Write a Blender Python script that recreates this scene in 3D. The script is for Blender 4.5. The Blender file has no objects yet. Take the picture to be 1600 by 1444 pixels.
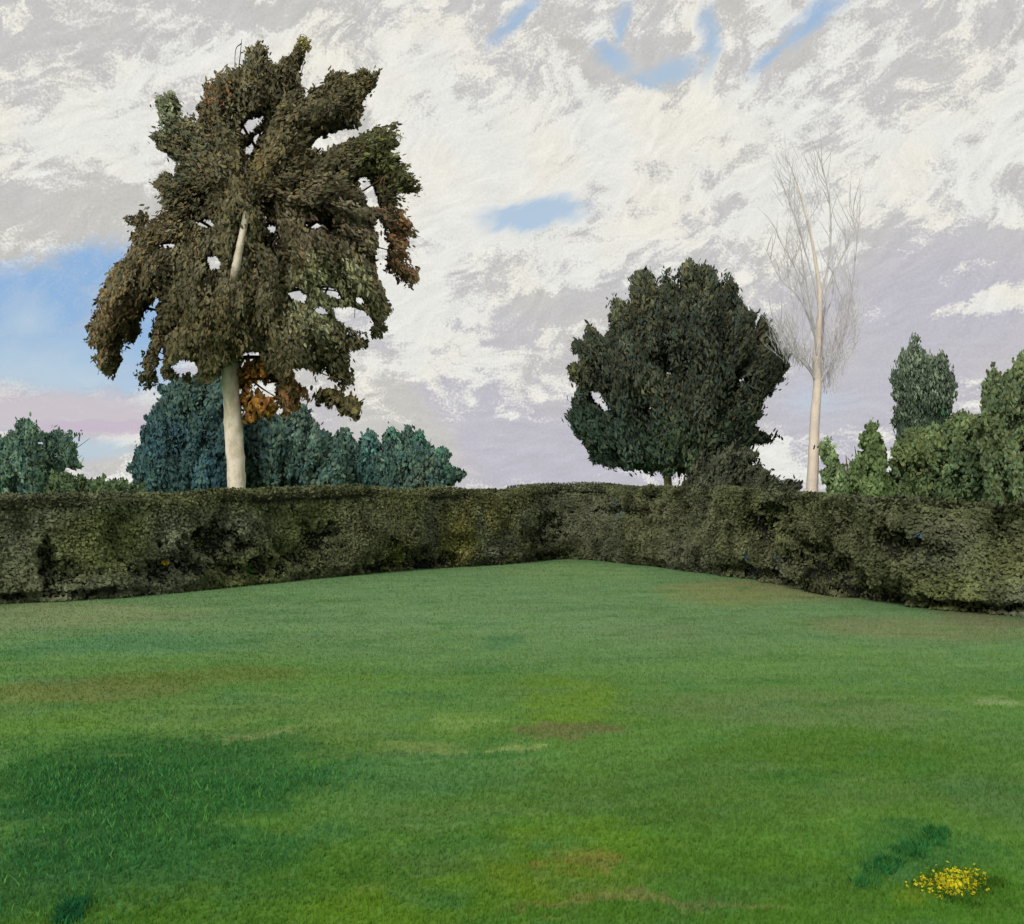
import bpy, math, random
import numpy as np
from mathutils import Vector

rng = np.random.default_rng(7)
random.seed(7)
SC = bpy.context.scene
COL = SC.collection

# ------------------------------------------------------------------ camera
F = 1600.0            # focal length in photograph pixels
HZ = 766.0            # horizon row of the photograph
CAMZ = 1.6
cam = bpy.data.cameras.new("camera")
cam.sensor_fit = 'HORIZONTAL'
cam.sensor_width = 36.0
cam.lens = 36.0
cam.shift_x = 0.0
cam.shift_y = (HZ - 722.0) / 1600.0
cam.clip_start = 0.1
cam.clip_end = 20000
camo = bpy.data.objects.new("camera", cam)
camo.location = (0, 0, CAMZ)
camo.rotation_euler = (math.radians(90), 0, 0)
COL.objects.link(camo)
SC.camera = camo

SC.view_settings.view_transform = 'Standard'
SC.view_settings.look = 'None'
SC.view_settings.gamma = 1
SC.view_settings.use_curve_mapping = False
SC.view_settings.exposure = 0.0
try:
    SC.cycles.max_bounces = 6
    SC.cycles.diffuse_bounces = 3
    SC.cycles.adaptive_threshold = 0.03
    SC.cycles.transparent_max_bounces = 4
except Exception:
    pass

SUN_EL, SUN_AZ = 33.0, 203.0      # behind the painter, over the left shoulder

# ------------------------------------------------------------------ node helpers
def s2l(c):
    return tuple(((v/255.0)/12.92 if v/255.0 <= 0.04045 else ((v/255.0+0.055)/1.055)**2.4) for v in c)

class NT:
    def __init__(self, tree):
        self.t = tree; self.n = tree.nodes; self.l = tree.links
    def _in(self, sock, v):
        if v is None: return
        if isinstance(v, bpy.types.NodeSocket): self.l.new(v, sock)
        elif isinstance(v, (tuple, list)):
            if len(sock.default_value) == 4 and len(v) == 3: v = (*v, 1.0)
            sock.default_value = v
        else: sock.default_value = v
    def math(self, op, a, b=None, c=None, clamp=False):
        n = self.n.new('ShaderNodeMath'); n.operation = op; n.use_clamp = clamp
        for i, v in enumerate((a, b, c)):
            self._in(n.inputs[i], v)
        return n.outputs[0]
    def vmath(self, op, a, b=None, scale=None):
        n = self.n.new('ShaderNodeVectorMath'); n.operation = op
        self._in(n.inputs[0], a); self._in(n.inputs[1], b)
        if scale is not None: self._in(n.inputs['Scale'], scale)
        return n.outputs['Value'] if op in ('LENGTH', 'DOT_PRODUCT', 'DISTANCE') else n.outputs[0]
    def comb(self, x, y, z=0.0):
        n = self.n.new('ShaderNodeCombineXYZ')
        for i, v in enumerate((x, y, z)): self._in(n.inputs[i], v)
        return n.outputs[0]
    def sep(self, v):
        n = self.n.new('ShaderNodeSeparateXYZ'); self._in(n.inputs[0], v); return n.outputs
    def mapping(self, v, loc=(0,0,0), rot=(0,0,0), sc=(1,1,1), kind='TEXTURE'):
        n = self.n.new('ShaderNodeMapping'); n.vector_type = kind
        self._in(n.inputs[0], v); n.inputs[1].default_value = loc
        n.inputs[2].default_value = rot; n.inputs[3].default_value = sc
        return n.outputs[0]
    def noise(self, v, scale, detail=3, rough=0.55, dist=0.0, color=False):
        n = self.n.new('ShaderNodeTexNoise')
        if v is not None: self._in(n.inputs['Vector'], v)
        n.inputs['Scale'].default_value = scale; n.inputs['Detail'].default_value = detail
        n.inputs['Roughness'].default_value = rough; n.inputs['Distortion'].default_value = dist
        return n.outputs['Color'] if color else n.outputs['Fac']
    def sstep(self, v, lo, hi, a=0.0, b=1.0):
        n = self.n.new('ShaderNodeMapRange'); n.interpolation_type = 'SMOOTHSTEP'
        self._in(n.inputs[0], v); n.inputs[1].default_value = lo; n.inputs[2].default_value = hi
        n.inputs[3].default_value = a; n.inputs[4].default_value = b
        return n.outputs[0]
    def mix(self, f, a, b, mode='MIX'):
        n = self.n.new('ShaderNodeMix'); n.data_type = 'RGBA'; n.blend_type = mode
        self._in(n.inputs[0], f); self._in(n.inputs[6], a); self._in(n.inputs[7], b)
        return n.outputs[2]
    def blob(self, v, cx, cy, rx, ry, ang=0.0, lo=0.0, hi=0.8):
        """soft ellipse mask, 1 in the middle and 0 at its rim"""
        m = self.mapping(v, (cx, cy, 0), (0, 0, ang), (rx, ry, 1))
        g = self.n.new('ShaderNodeTexGradient'); g.gradient_type = 'SPHERICAL'
        self.l.new(m, g.inputs[0])
        return g.outputs['Fac']

# ------------------------------------------------------------------ world
world = bpy.data.worlds.new("World"); SC.world = world; world.use_nodes = True
W = NT(world.node_tree); W.n.clear()
tc = W.n.new('ShaderNodeTexCoord').outputs['Generated']
d = W.sep(W.vmath('NORMALIZE', tc))
az = W.math('ARCTAN2', d[0], d[1])
el = W.math('ARCSINE', d[2])
UV = W.comb(az, el)            # azimuth / elevation, fixed to the world

def ang(px, py):
    a = (px-800)/F
    return math.atan(a), math.atan((HZ-py)/F/math.sqrt(1+a*a))

wn = W.noise(W.mapping(UV, (0,0,0), (0,0,math.radians(20)), (1.8,1,1)), 9.0, 3, 0.6, color=True)
warp = W.vmath('MULTIPLY', W.vmath('SUBTRACT', wn, (0.5,0.5,0.5)), (0.09,0.06,0.0))
wf = W.noise(W.mapping(UV, (0,0,0), (0,0,math.radians(30)), (2.5,1,1)), 60.0, 4, 0.65, color=True)
warp2 = W.vmath('MULTIPLY', W.vmath('SUBTRACT', wf, (0.5,0.5,0.5)), (0.02,0.016,0.0))
UW = W.vmath('ADD', W.vmath('ADD', UV, warp), warp2)      # cloud edges
UE = W.vmath('ADD', W.vmath('ADD', UV, W.vmath('MULTIPLY', warp, (0.5,0.5,0))), W.vmath('MULTIPLY', warp2, (1.5,1.5,0)))

# stroke fields in three directions, blended by a slow field
def stroke(rot, sx, sy, scale, det=5, src=UW, seed=0.0):
    return W.noise(W.mapping(src, (seed, seed*1.7, 0), (0,0,math.radians(rot)), (sx, sy, 1)), scale, det, 0.62, 0.25)
sel = W.sstep(W.noise(UV, 8.0, 1), 0.44, 0.56)
sA = stroke(20, 1.9, 1, 36, seed=1.0)
sB = stroke(6, 2.8, 1, 40, seed=3.0)
sC = stroke(44, 1.6, 1, 38, seed=5.0)
selv = W.sstep(el, 0.02, 0.22)
st = W.mix(sel, W.comb(sA,sA,sA), W.comb(sC,sC,sC))
st = W.mix(selv, W.comb(sB,sB,sB), st)
chop = W.noise(W.mapping(UW, (7,3,0), (0,0,math.radians(-12)), (1.7,1,1)), 42.0, 4, .62)
st = W.math('ADD', W.math('MULTIPLY', st, 0.62), W.math('MULTIPLY', chop, 0.60))
fA1 = stroke(24, 4.0, 1, 120, 4, seed=2.0); fA2 = stroke(58, 3.5, 1, 120, 4, seed=6.0)
fineA = W.mix(sel, W.comb(fA1,fA1,fA1), W.comb(fA2,fA2,fA2))
fineB = stroke(0, 4.5, 1, 120, 4, seed=4.0)
fine = W.mix(selv, W.comb(fineB,fineB,fineB), fineA)
fine = W.math('SUBTRACT', fine, 0.5)
grit = W.math('SUBTRACT', W.noise(UV, 420.0, 3, 0.7), 0.5)

bias = None
def addb(px, py, rx, ry, a, w):
    global bias
    u, v = ang(px, py)
    b = W.math('MULTIPLY', W.blob(UW, u, v, rx/F, ry/F, math.radians(a)), w*.85)
    bias = b if bias is None else W.math('ADD', bias, b)
for args in [
    (930,230,330,150,20,.30), (700,300,200,220,60,.30), (140,200,200,80,5,.26), (1250,200,200,90,10,.22),
    (1480,250,190,90,10,.24), (1230,330,140,150,80,.20), (1540,470,120,30,17,.42), (1500,415,50,28,17,.32),
    (330,100,260,70,0,.10), (620,90,260,80,10,.14), (700,560,180,60,5,.16), (820,620,140,30,5,.12),
    (1210,720,90,50,0,.34), (640,470,90,120,80,.24), (1040,330,240,50,28,.18), (1560,90,140,60,20,.10),
    (300,330,250,45,8,-.24), (40,300,120,60,0,-.15), (1430,440,260,90,8,-.30), (1520,540,230,60,10,-.34), (860,690,420,90,0,-.24),
    (520,720,240,70,0,-.16), (1330,610,160,90,0,-.34), (70,60,170,50,20,-.16), (860,250,80,22,25,-.26),
    (900,480,200,50,25,-.14), (1010,90,120,50,0,-.26), (1350,160,260,35,18,-.18), (1130,260,120,22,25,-.20),
    (430,20,280,24,0,-.16), (60,640,200,60,0,-.10), (760,420,140,60,30,-.10), (1600,360,120,30,0,-.2)]:
    addb(*args)
val = W.math('ADD', W.math('ADD', st, bias), W.math('MULTIPLY', fine, 0.32))
val = W.math('ADD', val, W.math('MULTIPLY', grit, 0.30))
wht = W.sstep(W.math('SUBTRACT', val, .12), 0.45, 0.60)
low = W.sstep(el, 0.03, 0.26)
grey = W.mix(low, s2l((192,190,200)), s2l((200,199,198)))
tn = W.noise(UV, 7.0, 2)
grey = W.mix(W.sstep(tn, .45, .62), grey, s2l((200,198,193)))
grey = W.mix(W.math('MULTIPLY', W.blob(UW, *ang(1450,480), 300/F, 150/F), 1.3, clamp=True), grey, s2l((192,190,199)))
cream = W.mix(W.sstep(W.noise(UV, 9.0, 2), .42, .60), s2l((231,231,226)), s2l((235,232,222)))
cloud = W.mix(wht, grey, cream)
# ridges of the cloud texture
rid = W.math('MULTIPLY', W.math('ADD', W.math('MULTIPLY', fine, 0.42), W.math('MULTIPLY', grit, 0.34)), 1.0)
cloud = W.mix(1.0, cloud, W.comb(W.math('ADD', rid, 1.0), W.math('ADD', rid, 1.0), W.math('ADD', rid, 1.0)), 'MULTIPLY')

def maskset(lst, src):
    m = None
    for px, py, rx, ry, a, w in lst:
        u, v = ang(px, py)
        b = W.math('MULTIPLY', W.blob(src, u, v, rx/F, ry/F, math.radians(a)), w)
        m = b if m is None else W.math('MAXIMUM', m, b)
    return m
blue = maskset([
    (150,415,110,62,15,1.2), (50,470,160,90,10,1.5), (80,555,230,80,0,1.4), (215,520,110,140,0,1.2), (215,590,90,40,0,1.2),
    (130,705,140,26,0,1.0),
    (832,332,118,38,8,1.4),
    (798,34,76,22,42,1.0), (962,86,54,24,-22,1.05), (1045,104,96,26,10,.95), (1112,58,80,28,76,.95), (975,38,66,20,72,.85),
    (1262,36,120,26,32,1.0), (1205,84,70,20,25,0.9), (1290,625,110,60,0,0.55), (1010,118,50,14,-20,1.0)], UE)
bl = W.math('ADD', blue, W.math('ADD', W.math('MULTIPLY', fine, 0.9), W.math('MULTIPLY', grit, 0.35)))
blm = W.sstep(bl, 0.15, 0.9, 0, .95)
pale = maskset([(60,590,260,90,0,1.2), (40,500,60,60,0,1.0), (150,705,170,40,0,1.4), (835,332,160,80,8,1.8), (1030,100,170,90,0,1.6), (975,38,80,40,72,.9), (1230,60,120,50,30,.9), (798,34,90,40,42,.8), (1110,50,90,60,78,1.0), (962,86,60,40,-22,.6), (1290,625,140,90,0,1.4)], UE)

sky = W.n.new('ShaderNodeTexSky'); sky.sky_type = 'NISHITA'; sky.sun_disc = False
sky.sun_elevation = math.radians(SUN_EL); sky.sun_rotation = math.radians(SUN_AZ)
skys = W.mix(1.0, sky.outputs[0], (0.13,0.13,0.13), 'MULTIPLY')
deep = W.mix(0.85, skys, s2l((134,176,221)))
palec = W.mix(0.8, skys, s2l((178,201,221)))
bluec = W.mix(W.math('MULTIPLY', pale, 1.0, clamp=True), deep, palec)
bluec = W.mix(W.sstep(W.math('ADD', fine, grit), -0.1, 0.35, 0.0, 0.45), bluec, s2l((186,194,212)))
col = W.mix(blm, cloud, bluec)
# thin pink and lavender veil low on the left
vm = W.sstep(W.math('ADD', W.blob(UE, *ang(110,648), 230/F, 46/F), W.math('MULTIPLY', fine, .3)), .0, .55, 0, .8)
col = W.mix(vm, col, s2l((204,197,203)))
vm2 = W.sstep(W.math('ADD', W.blob(UE, *ang(170,668), 150/F, 16/F), W.math('MULTIPLY', fine, .3)), .15, .5, 0, .6)
col = W.mix(vm2, col, s2l((197,180,201)))
# below the horizon: dull earth
col = W.mix(W.sstep(el, -0.03, 0.0), (0.10,0.11,0.08,1), col)
bg = W.n.new('ShaderNodeBackground'); W._in(bg.inputs[0], col); bg.inputs[1].default_value = 1.0
wo = W.n.new('ShaderNodeOutputWorld'); W.l.new(bg.outputs[0], wo.inputs[0])
try:
    world.cycles.sampling_method = 'MANUAL'; world.cycles.sample_map_resolution = 512
except Exception: pass

# ------------------------------------------------------------------ sun
sl = bpy.data.lights.new("sun", 'SUN'); sl.energy = 2.3; sl.angle = math.radians(22); sl.color = (1.0, .955, .88)
so = bpy.data.objects.new("sun", sl); COL.objects.link(so)
e, a = math.radians(SUN_EL), math.radians(SUN_AZ)
sd = Vector((math.sin(a)*math.cos(e), math.cos(a)*math.cos(e), math.sin(e)))   # towards the sun
so.rotation_euler = sd.to_track_quat('Z', 'Y').to_euler()
so.location = (0, 0, 40)

# ------------------------------------------------------------------ object helpers
def tag(o, label=None, cat=None, group=None, kind=None):
    if label: o['label'] = label
    if cat: o['category'] = cat
    if group: o['group'] = group
    if kind: o['kind'] = kind
    return o
def empty(name, loc, **k):
    o = bpy.data.objects.new(name, None); COL.objects.link(o); o.location = loc
    o.empty_display_size = 0.3
    return tag(o, **k)
def meshobj(name, V, faces_flat, nper, mat, parent=None, colors=None, smooth=False, normals=None):
    """V (n,3) world coordinates; faces_flat indices with nper corners each"""
    V = np.asarray(V, dtype=np.float64)
    me = bpy.data.meshes.new(name)
    if parent is not None:
        V = V - np.array(parent.matrix_basis.translation)
    nf = len(faces_flat)//nper
    me.vertices.add(len(V)); me.vertices.foreach_set('co', V.astype(np.float32).ravel())
    me.loops.add(len(faces_flat)); me.loops.foreach_set('vertex_index', np.asarray(faces_flat, dtype=np.int32))
    me.polygons.add(nf)
    me.polygons.foreach_set('loop_start', (np.arange(nf)*nper).astype(np.int32))
    me.polygons.foreach_set('loop_total', np.full(nf, nper, dtype=np.int32))
    if colors is not None:
        at = me.color_attributes.new('tint', 'FLOAT_COLOR', 'POINT')
        c4 = np.ones((len(V), 4), dtype=np.float32); c4[:, :3] = colors
        at.data.foreach_set('color', c4.ravel())
    if normals is not None:
        an = me.attributes.new('leafnormal', 'FLOAT_VECTOR', 'POINT'); an.data.foreach_set('vector', normals.astype(np.float32).ravel())
    me.update(calc_edges=True)
    me.polygons.foreach_set('use_smooth', np.full(nf, smooth, dtype=bool))
    me.materials.append(mat)
    o = bpy.data.objects.new(name, me); COL.objects.link(o)
    if parent is not None: o.parent = parent
    return o

def vnoise(P, seed=0):
    """smooth value noise in [0,1], P (n,3)"""
    P = np.asarray(P, dtype=np.float64); i = np.floor(P).astype(np.int64); f = P-i; f = f*f*(3-2*f)
    def h(a, b, c):
        n = (a*374761393 + b*668265263 + c*2147483647 + seed*974711) & 0x7fffffff
        n = ((n ^ (n >> 13))*1274126177) & 0x7fffffff
        return ((n ^ (n >> 16)) & 0xffff)/65535.0
    r = 0
    for dx in (0, 1):
        for dy in (0, 1):
            for dz in (0, 1):
                w = (f[:,0] if dx else 1-f[:,0])*(f[:,1] if dy else 1-f[:,1])*(f[:,2] if dz else 1-f[:,2])
                r = r + w*h(i[:,0]+dx, i[:,1]+dy, i[:,2]+dz)
    return r

# ------------------------------------------------------------------ materials
def new_mat(name):
    m = bpy.data.materials.new(name); m.use_nodes = True
    t = NT(m.node_tree); t.n.clear()
    return m, t
def finish(t, shader, disp=None):
    o = t.n.new('ShaderNodeOutputMaterial'); t.l.new(shader, o.inputs[0])
def pbsdf(t, col, rough=0.7, spec=0.25, normal=None):
    b = t.n.new('ShaderNodeBsdfPrincipled'); t._in(b.inputs['Base Color'], col)
    b.inputs['Roughness'].default_value = rough; b.inputs['Specular IOR Level'].default_value = spec
    if normal is not None: t.l.new(normal, b.inputs['Normal'])
    return b.outputs[0]
def leaf_mat(name, vary=0.35, transl=0.25, scale=3.0):
    m, t = new_mat(name)
    a = t.n.new('ShaderNodeAttribute'); a.attribute_name = 'tint'
    p = t.n.new('ShaderNodeNewGeometry').outputs['Position']
    n1 = t.noise(p, scale, 3, 0.6)
    k = t.sstep(n1, 0.3, 0.7, 1-vary, 1+vary)
    c = t.mix(1.0, a.outputs['Color'], t.comb(k, k, k), 'MULTIPLY')
    n2 = t.noise(p, scale*9, 2, 0.6)
    k2 = t.sstep(n2, 0.3, 0.7, 0.8, 1.2)
    c = t.mix(1.0, c, t.comb(k2, k2, k2), 'MULTIPLY')
    an = t.n.new('ShaderNodeAttribute'); an.attribute_name = 'leafnormal'
    gn = t.n.new('ShaderNodeNewGeometry').outputs['Normal']
    nn = t.vmath('NORMALIZE', t.vmath('ADD', an.outputs['Vector'], t.vmath('MULTIPLY', gn, (.2,.2,.2))))
    s = pbsdf(t, c, 0.8, 0.06, nn)
    tr = t.n.new('ShaderNodeBsdfTranslucent'); t._in(tr.inputs[0], c)
    mx = t.n.new('ShaderNodeMixShader'); mx.inputs[0].default_value = transl
    t.l.new(s, mx.inputs[1]); t.l.new(tr.outputs[0], mx.inputs[2])
    finish(t, mx.outputs[0]); return m
def bark_mat(name, c1, c2, c3, scale=6.0):
    m, t = new_mat(name)
    p = t.n.new('ShaderNodeNewGeometry').outputs['Position']
    n1 = t.noise(t.mapping(p, sc=(1,1,2.2)), scale, 4, .6)
    c = t.mix(t.sstep(n1, .38, .62), c1, c2)
    n2 = t.noise(t.mapping(p, sc=(1,1,.35)), scale*3.2, 4, .65)
    c = t.mix(t.sstep(n2, .60, .70, 0, .8), c, c3)
    b = t.n.new('ShaderNodeBump'); b.inputs['Strength'].default_value = .6; b.inputs['Distance'].default_value = .03
    t.l.new(t.noise(p, scale*5, 4, .65), b.inputs['Height'])
    finish(t, pbsdf(t, c, .85, .15, b.outputs[0])); return m

M_LEAF = leaf_mat("tree_foliage", .35, .22, 2.2)
M_HEDGE = leaf_mat("hedge_foliage", .30, .18, 3.0)
M_BIRCH = bark_mat("birch_bark", s2l((234,222,206)), s2l((206,192,170)), s2l((146,132,112)), 5)
M_PALE = bark_mat("pale_bark", s2l((236,218,202)), s2l((216,204,194)), s2l((176,164,156)), 5)
M_GREYBARK = bark_mat("grey_twigs", s2l((212,208,208)), s2l((198,192,198)), s2l((176,164,174)), 5)
M_BROWN = bark_mat("brown_bark", s2l((104,84,62)), s2l((84,68,48)), s2l((60,50,38)), 7)
M_TAN = bark_mat("tan_bark", s2l((206,172,136)), s2l((178,166,150)), s2l((130,112,90)), 7)

# ------------------------------------------------------------------ ground height
path_px = [(0,948,768), (125,942,766), (250,930,765), (380,918,762), (500,905,760), (620,896,758), (740,885,761), (830,879,756), (900,873,750),
           (1000,884,754), (1080,894,757), (1150,907,760), (1225,920,765), (1300,935,769), (1375,946,771), (1450,955,773), (1530,961,775), (1600,966,776)]
HP = []
for px, by, ty in path_px:
    D = F*CAMZ/(by-HZ); HP.append(((px-800)/F*D, D, CAMZ-(ty-HZ)/F*D))
HP = [(-16.0, 6.0, 1.6), (-11.5, 10.2, 1.58)] + HP + [(8.6, 11.2, 1.5), (13.0, 8.0, 1.5)]
HP = np.array(HP)
def catmull(P, n=24):
    out = []
    Q = np.vstack([2*P[0]-P[1], P, 2*P[-1]-P[-2]])
    for i in range(1, len(Q)-2):
        p0, p1, p2, p3 = Q[i-1], Q[i], Q[i+1], Q[i+2]
        for k in range(n):
            t = k/n
            out.append(0.5*((2*p1)+(-p0+p2)*t+(2*p0-5*p1+4*p2-p3)*t*t+(-p0+3*p1-3*p2+p3)*t**3))
    out.append(P[-1]); return np.array(out)
HC = catmull(HP)
# smooth the plan of the hedge a little, then resample by arc length
ker = np.ones(31)/31
HCp = np.vstack([np.repeat(HC[:1], 15, 0), HC, np.repeat(HC[-1:], 15, 0)])
HC = np.stack([np.convolve(HCp[:, k], ker, 'valid') for k in range(3)], 1)
HC[:,2] -= .05
seg = np.r_[0, np.cumsum(np.hypot(*np.diff(HC[:, :2], axis=0).T))]
SL = seg[-1]
def hedge_at(s):
    x = np.interp(s, seg, HC[:,0]); y = np.interp(s, seg, HC[:,1]); h = np.interp(s, seg, HC[:,2])
    e = 0.35
    dx = np.interp(s+e, seg, HC[:,0])-np.interp(s-e, seg, HC[:,0]); dy = np.interp(s+e, seg, HC[:,1])-np.interp(s-e, seg, HC[:,1])
    L = np.hypot(dx, dy)+1e-9
    return x, y, h, -dy/L, dx/L       # outward normal (away from the lawn)

def ground_z(x, y):
    x = np.asarray(x, float); y = np.asarray(y, float)
    z = 0.05*(vnoise(np.stack([x*.35, y*.35, 0*x], -1).reshape(-1,3), 3).reshape(x.shape)-0.5)
    r = np.hypot(x*0.9, y)
    return z - 0.9*np.clip((r-26)/60, 0, 1)**1.2 - 6.0*np.clip((r-80)/400, 0, 1)

# ------------------------------------------------------------------ lawn colour shared by turf and blades
def gpt(px, py):
    D = F*CAMZ/(py-HZ); return (px-800)/F*D, D
def lawn_colour(t, p):
    """p world position; patches of differently coloured grass lying on the lawn"""
    w = t.noise(p, 0.9, 4, .6, color=True)
    q = t.vmath('ADD', p, t.vmath('MULTIPLY', t.vmath('SUBTRACT', w, (.5,.5,.5)), (1.1,1.5,0)))
    w2 = t.noise(p, 5.0, 3, .6, color=True)
    q = t.vmath('ADD', q, t.vmath('MULTIPLY', t.vmath('SUBTRACT', w2, (.5,.5,.5)), (.35,.5,0)))
    c = t.mix(t.sstep(t.noise(t.mapping(p, sc=(2.2,1,1)), .55, 4, .6), .38, .62), LC['mid'], LC['warm'])
    y = t.sep(p)[1]
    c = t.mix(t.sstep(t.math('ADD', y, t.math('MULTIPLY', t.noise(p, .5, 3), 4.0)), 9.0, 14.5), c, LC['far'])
    c = t.mix(t.sstep(t.math('ADD', y, t.math('MULTIPLY', t.noise(p, .8, 3), 1.6)), 4.6, 6.6, .75, 0), c, LC['near'])
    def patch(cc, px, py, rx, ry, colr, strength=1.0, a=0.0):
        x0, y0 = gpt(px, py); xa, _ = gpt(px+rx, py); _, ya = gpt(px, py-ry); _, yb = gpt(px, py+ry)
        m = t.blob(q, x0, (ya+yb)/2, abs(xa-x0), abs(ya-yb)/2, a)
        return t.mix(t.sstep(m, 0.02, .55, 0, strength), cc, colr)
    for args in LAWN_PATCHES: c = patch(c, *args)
    for sc_, lo_, hi_, cc_, st_ in ((1.1,.52,.68,L(106,134,84),.4), (1.6,.54,.70,L(60,116,48),.5), (2.3,.57,.70,L(100,140,46),.4), (.8,.55,.68,L(82,126,80),.4), (4.2,.60,.72,L(128,146,88),.35)):
        n = t.noise(t.mapping(p, (sc_*3, sc_*5, 0), (0,0,.2), (1.7,1,1)), sc_, 4, .65, .3)
        c = t.mix(t.sstep(n, lo_, hi_, 0, st_), c, cc_)
    # fine mottling and horizontal streaks in the sward
    n = t.noise(t.mapping(p, sc=(2.5,1,1)), 7.0, 4, .65)
    k = t.sstep(n, .25, .75, .9, 1.1)
    c = t.mix(1.0, c, t.comb(k, k, k), 'MULTIPLY')
    n = t.noise(p, 1.7, 3, .6)
    c = t.mix(t.sstep(n, .55, .70, 0, .35), c, LC['teal'])
    n = t.noise(p, 3.1, 4, .7)
    c = t.mix(t.sstep(n, .58, .76, 0, .3), c, LC['straw'])
    n = t.noise(t.mapping(p, rot=(0,0,.15), sc=(3.5,1,1)), 1.3, 4, .6)
    k = t.sstep(n, .3, .7, .92, 1.08)
    c = t.mix(1.0, c, t.comb(k, k, k), 'MULTIPLY')
    return c
LK = 1.0
def L(*c): return tuple(v*LK for v in s2l(c))
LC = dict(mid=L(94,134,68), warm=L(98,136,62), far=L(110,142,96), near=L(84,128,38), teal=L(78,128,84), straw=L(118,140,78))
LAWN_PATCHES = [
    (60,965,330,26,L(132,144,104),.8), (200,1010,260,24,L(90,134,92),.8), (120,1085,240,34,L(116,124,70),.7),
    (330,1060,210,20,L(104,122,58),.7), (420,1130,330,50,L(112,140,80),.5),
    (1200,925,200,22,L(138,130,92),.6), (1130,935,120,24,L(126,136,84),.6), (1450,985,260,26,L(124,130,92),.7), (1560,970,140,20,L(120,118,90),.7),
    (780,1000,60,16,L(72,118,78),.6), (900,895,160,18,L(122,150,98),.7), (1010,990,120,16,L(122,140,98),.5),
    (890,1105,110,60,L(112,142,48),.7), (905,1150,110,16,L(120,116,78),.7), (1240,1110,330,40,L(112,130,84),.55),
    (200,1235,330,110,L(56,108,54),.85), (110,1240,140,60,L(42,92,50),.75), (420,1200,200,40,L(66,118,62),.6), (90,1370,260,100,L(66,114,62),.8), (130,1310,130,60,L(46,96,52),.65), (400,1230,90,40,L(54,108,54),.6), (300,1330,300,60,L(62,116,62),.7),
    (640,1215,260,60,L(84,128,74),.7), (1350,1190,300,70,L(84,122,42),.7), (1020,1250,400,60,L(84,120,54),.5),
    (880,1360,220,110,L(104,140,44),.7), (880,1410,110,40,L(116,144,42),.7), (600,1420,220,40,L(104,140,42),.8),
    (1150,1370,260,60,L(80,120,42),.5), (1440,1330,170,50,L(56,112,58),.6), (1500,1400,190,50,L(84,130,44),.7), (1580,1250,120,70,L(92,126,74),.6),
    (390,1150,80,9,L(150,162,104),.55), (650,1165,80,16,L(140,160,90),.6), (785,1172,60,9,L(160,172,110),.6), (740,1125,110,16,L(128,156,88),.6),
    (1545,1095,60,14,L(150,170,120),.6), (910,1370,60,30,L(148,134,68),.6), (1000,1428,300,14,L(150,132,92),.45),
    (1490,1385,90,30,L(120,140,40),.5)]

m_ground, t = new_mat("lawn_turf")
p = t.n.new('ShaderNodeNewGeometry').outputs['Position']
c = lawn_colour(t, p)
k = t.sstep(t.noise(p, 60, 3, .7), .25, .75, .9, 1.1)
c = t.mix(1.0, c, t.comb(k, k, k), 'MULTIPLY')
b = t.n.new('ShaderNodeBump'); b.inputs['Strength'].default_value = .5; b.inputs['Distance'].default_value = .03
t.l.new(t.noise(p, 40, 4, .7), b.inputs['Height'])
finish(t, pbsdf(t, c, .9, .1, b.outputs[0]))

m_blade, t = new_mat("grass_blades")
p = t.n.new('ShaderNodeNewGeometry').outputs['Position']
a_ = t.n.new('ShaderNodeAttribute'); a_.attribute_name = 'tint'
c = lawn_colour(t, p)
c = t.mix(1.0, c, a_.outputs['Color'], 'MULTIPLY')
s = t.n.new('ShaderNodeBsdfDiffuse'); t._in(s.inputs[0], c)
gn = t.n.new('ShaderNodeNewGeometry').outputs['Normal']
tr = t.n.new('ShaderNodeBsdfTranslucent'); t._in(tr.inputs[0], c)
mx = t.n.new('ShaderNodeMixShader'); mx.inputs[0].default_value = .5
t.l.new(s.outputs[0], mx.inputs[1]); t.l.new(tr.outputs[0], mx.inputs[2]); finish(t, mx.outputs[0])

# ground sheet: fine near, coarse to the horizon
gx = np.unique(np.round(np.concatenate([np.linspace(-30, 30, 121), np.sign(np.linspace(-1,1,41))*np.abs(np.linspace(-1,1,41))**3*6000]), 3))
gy = np.unique(np.round(np.concatenate([np.linspace(-6, 50, 113), -6-np.linspace(0,1,12)**3*500, 50+np.linspace(0,1,26)**3*6000]), 3))
X, Y = np.meshgrid(gx, gy, indexing='ij'); Z = ground_z(X, Y)
nx, ny = X.shape
idx = np.arange(nx*ny).reshape(nx, ny)
fc = np.stack([idx[:-1,:-1], idx[1:,:-1], idx[1:,1:], idx[:-1,1:]], -1).reshape(-1)
tag(meshobj("ground", np.stack([X,Y,Z], -1).reshape(-1,3), fc, 4, m_ground, smooth=True), kind='structure')

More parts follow.
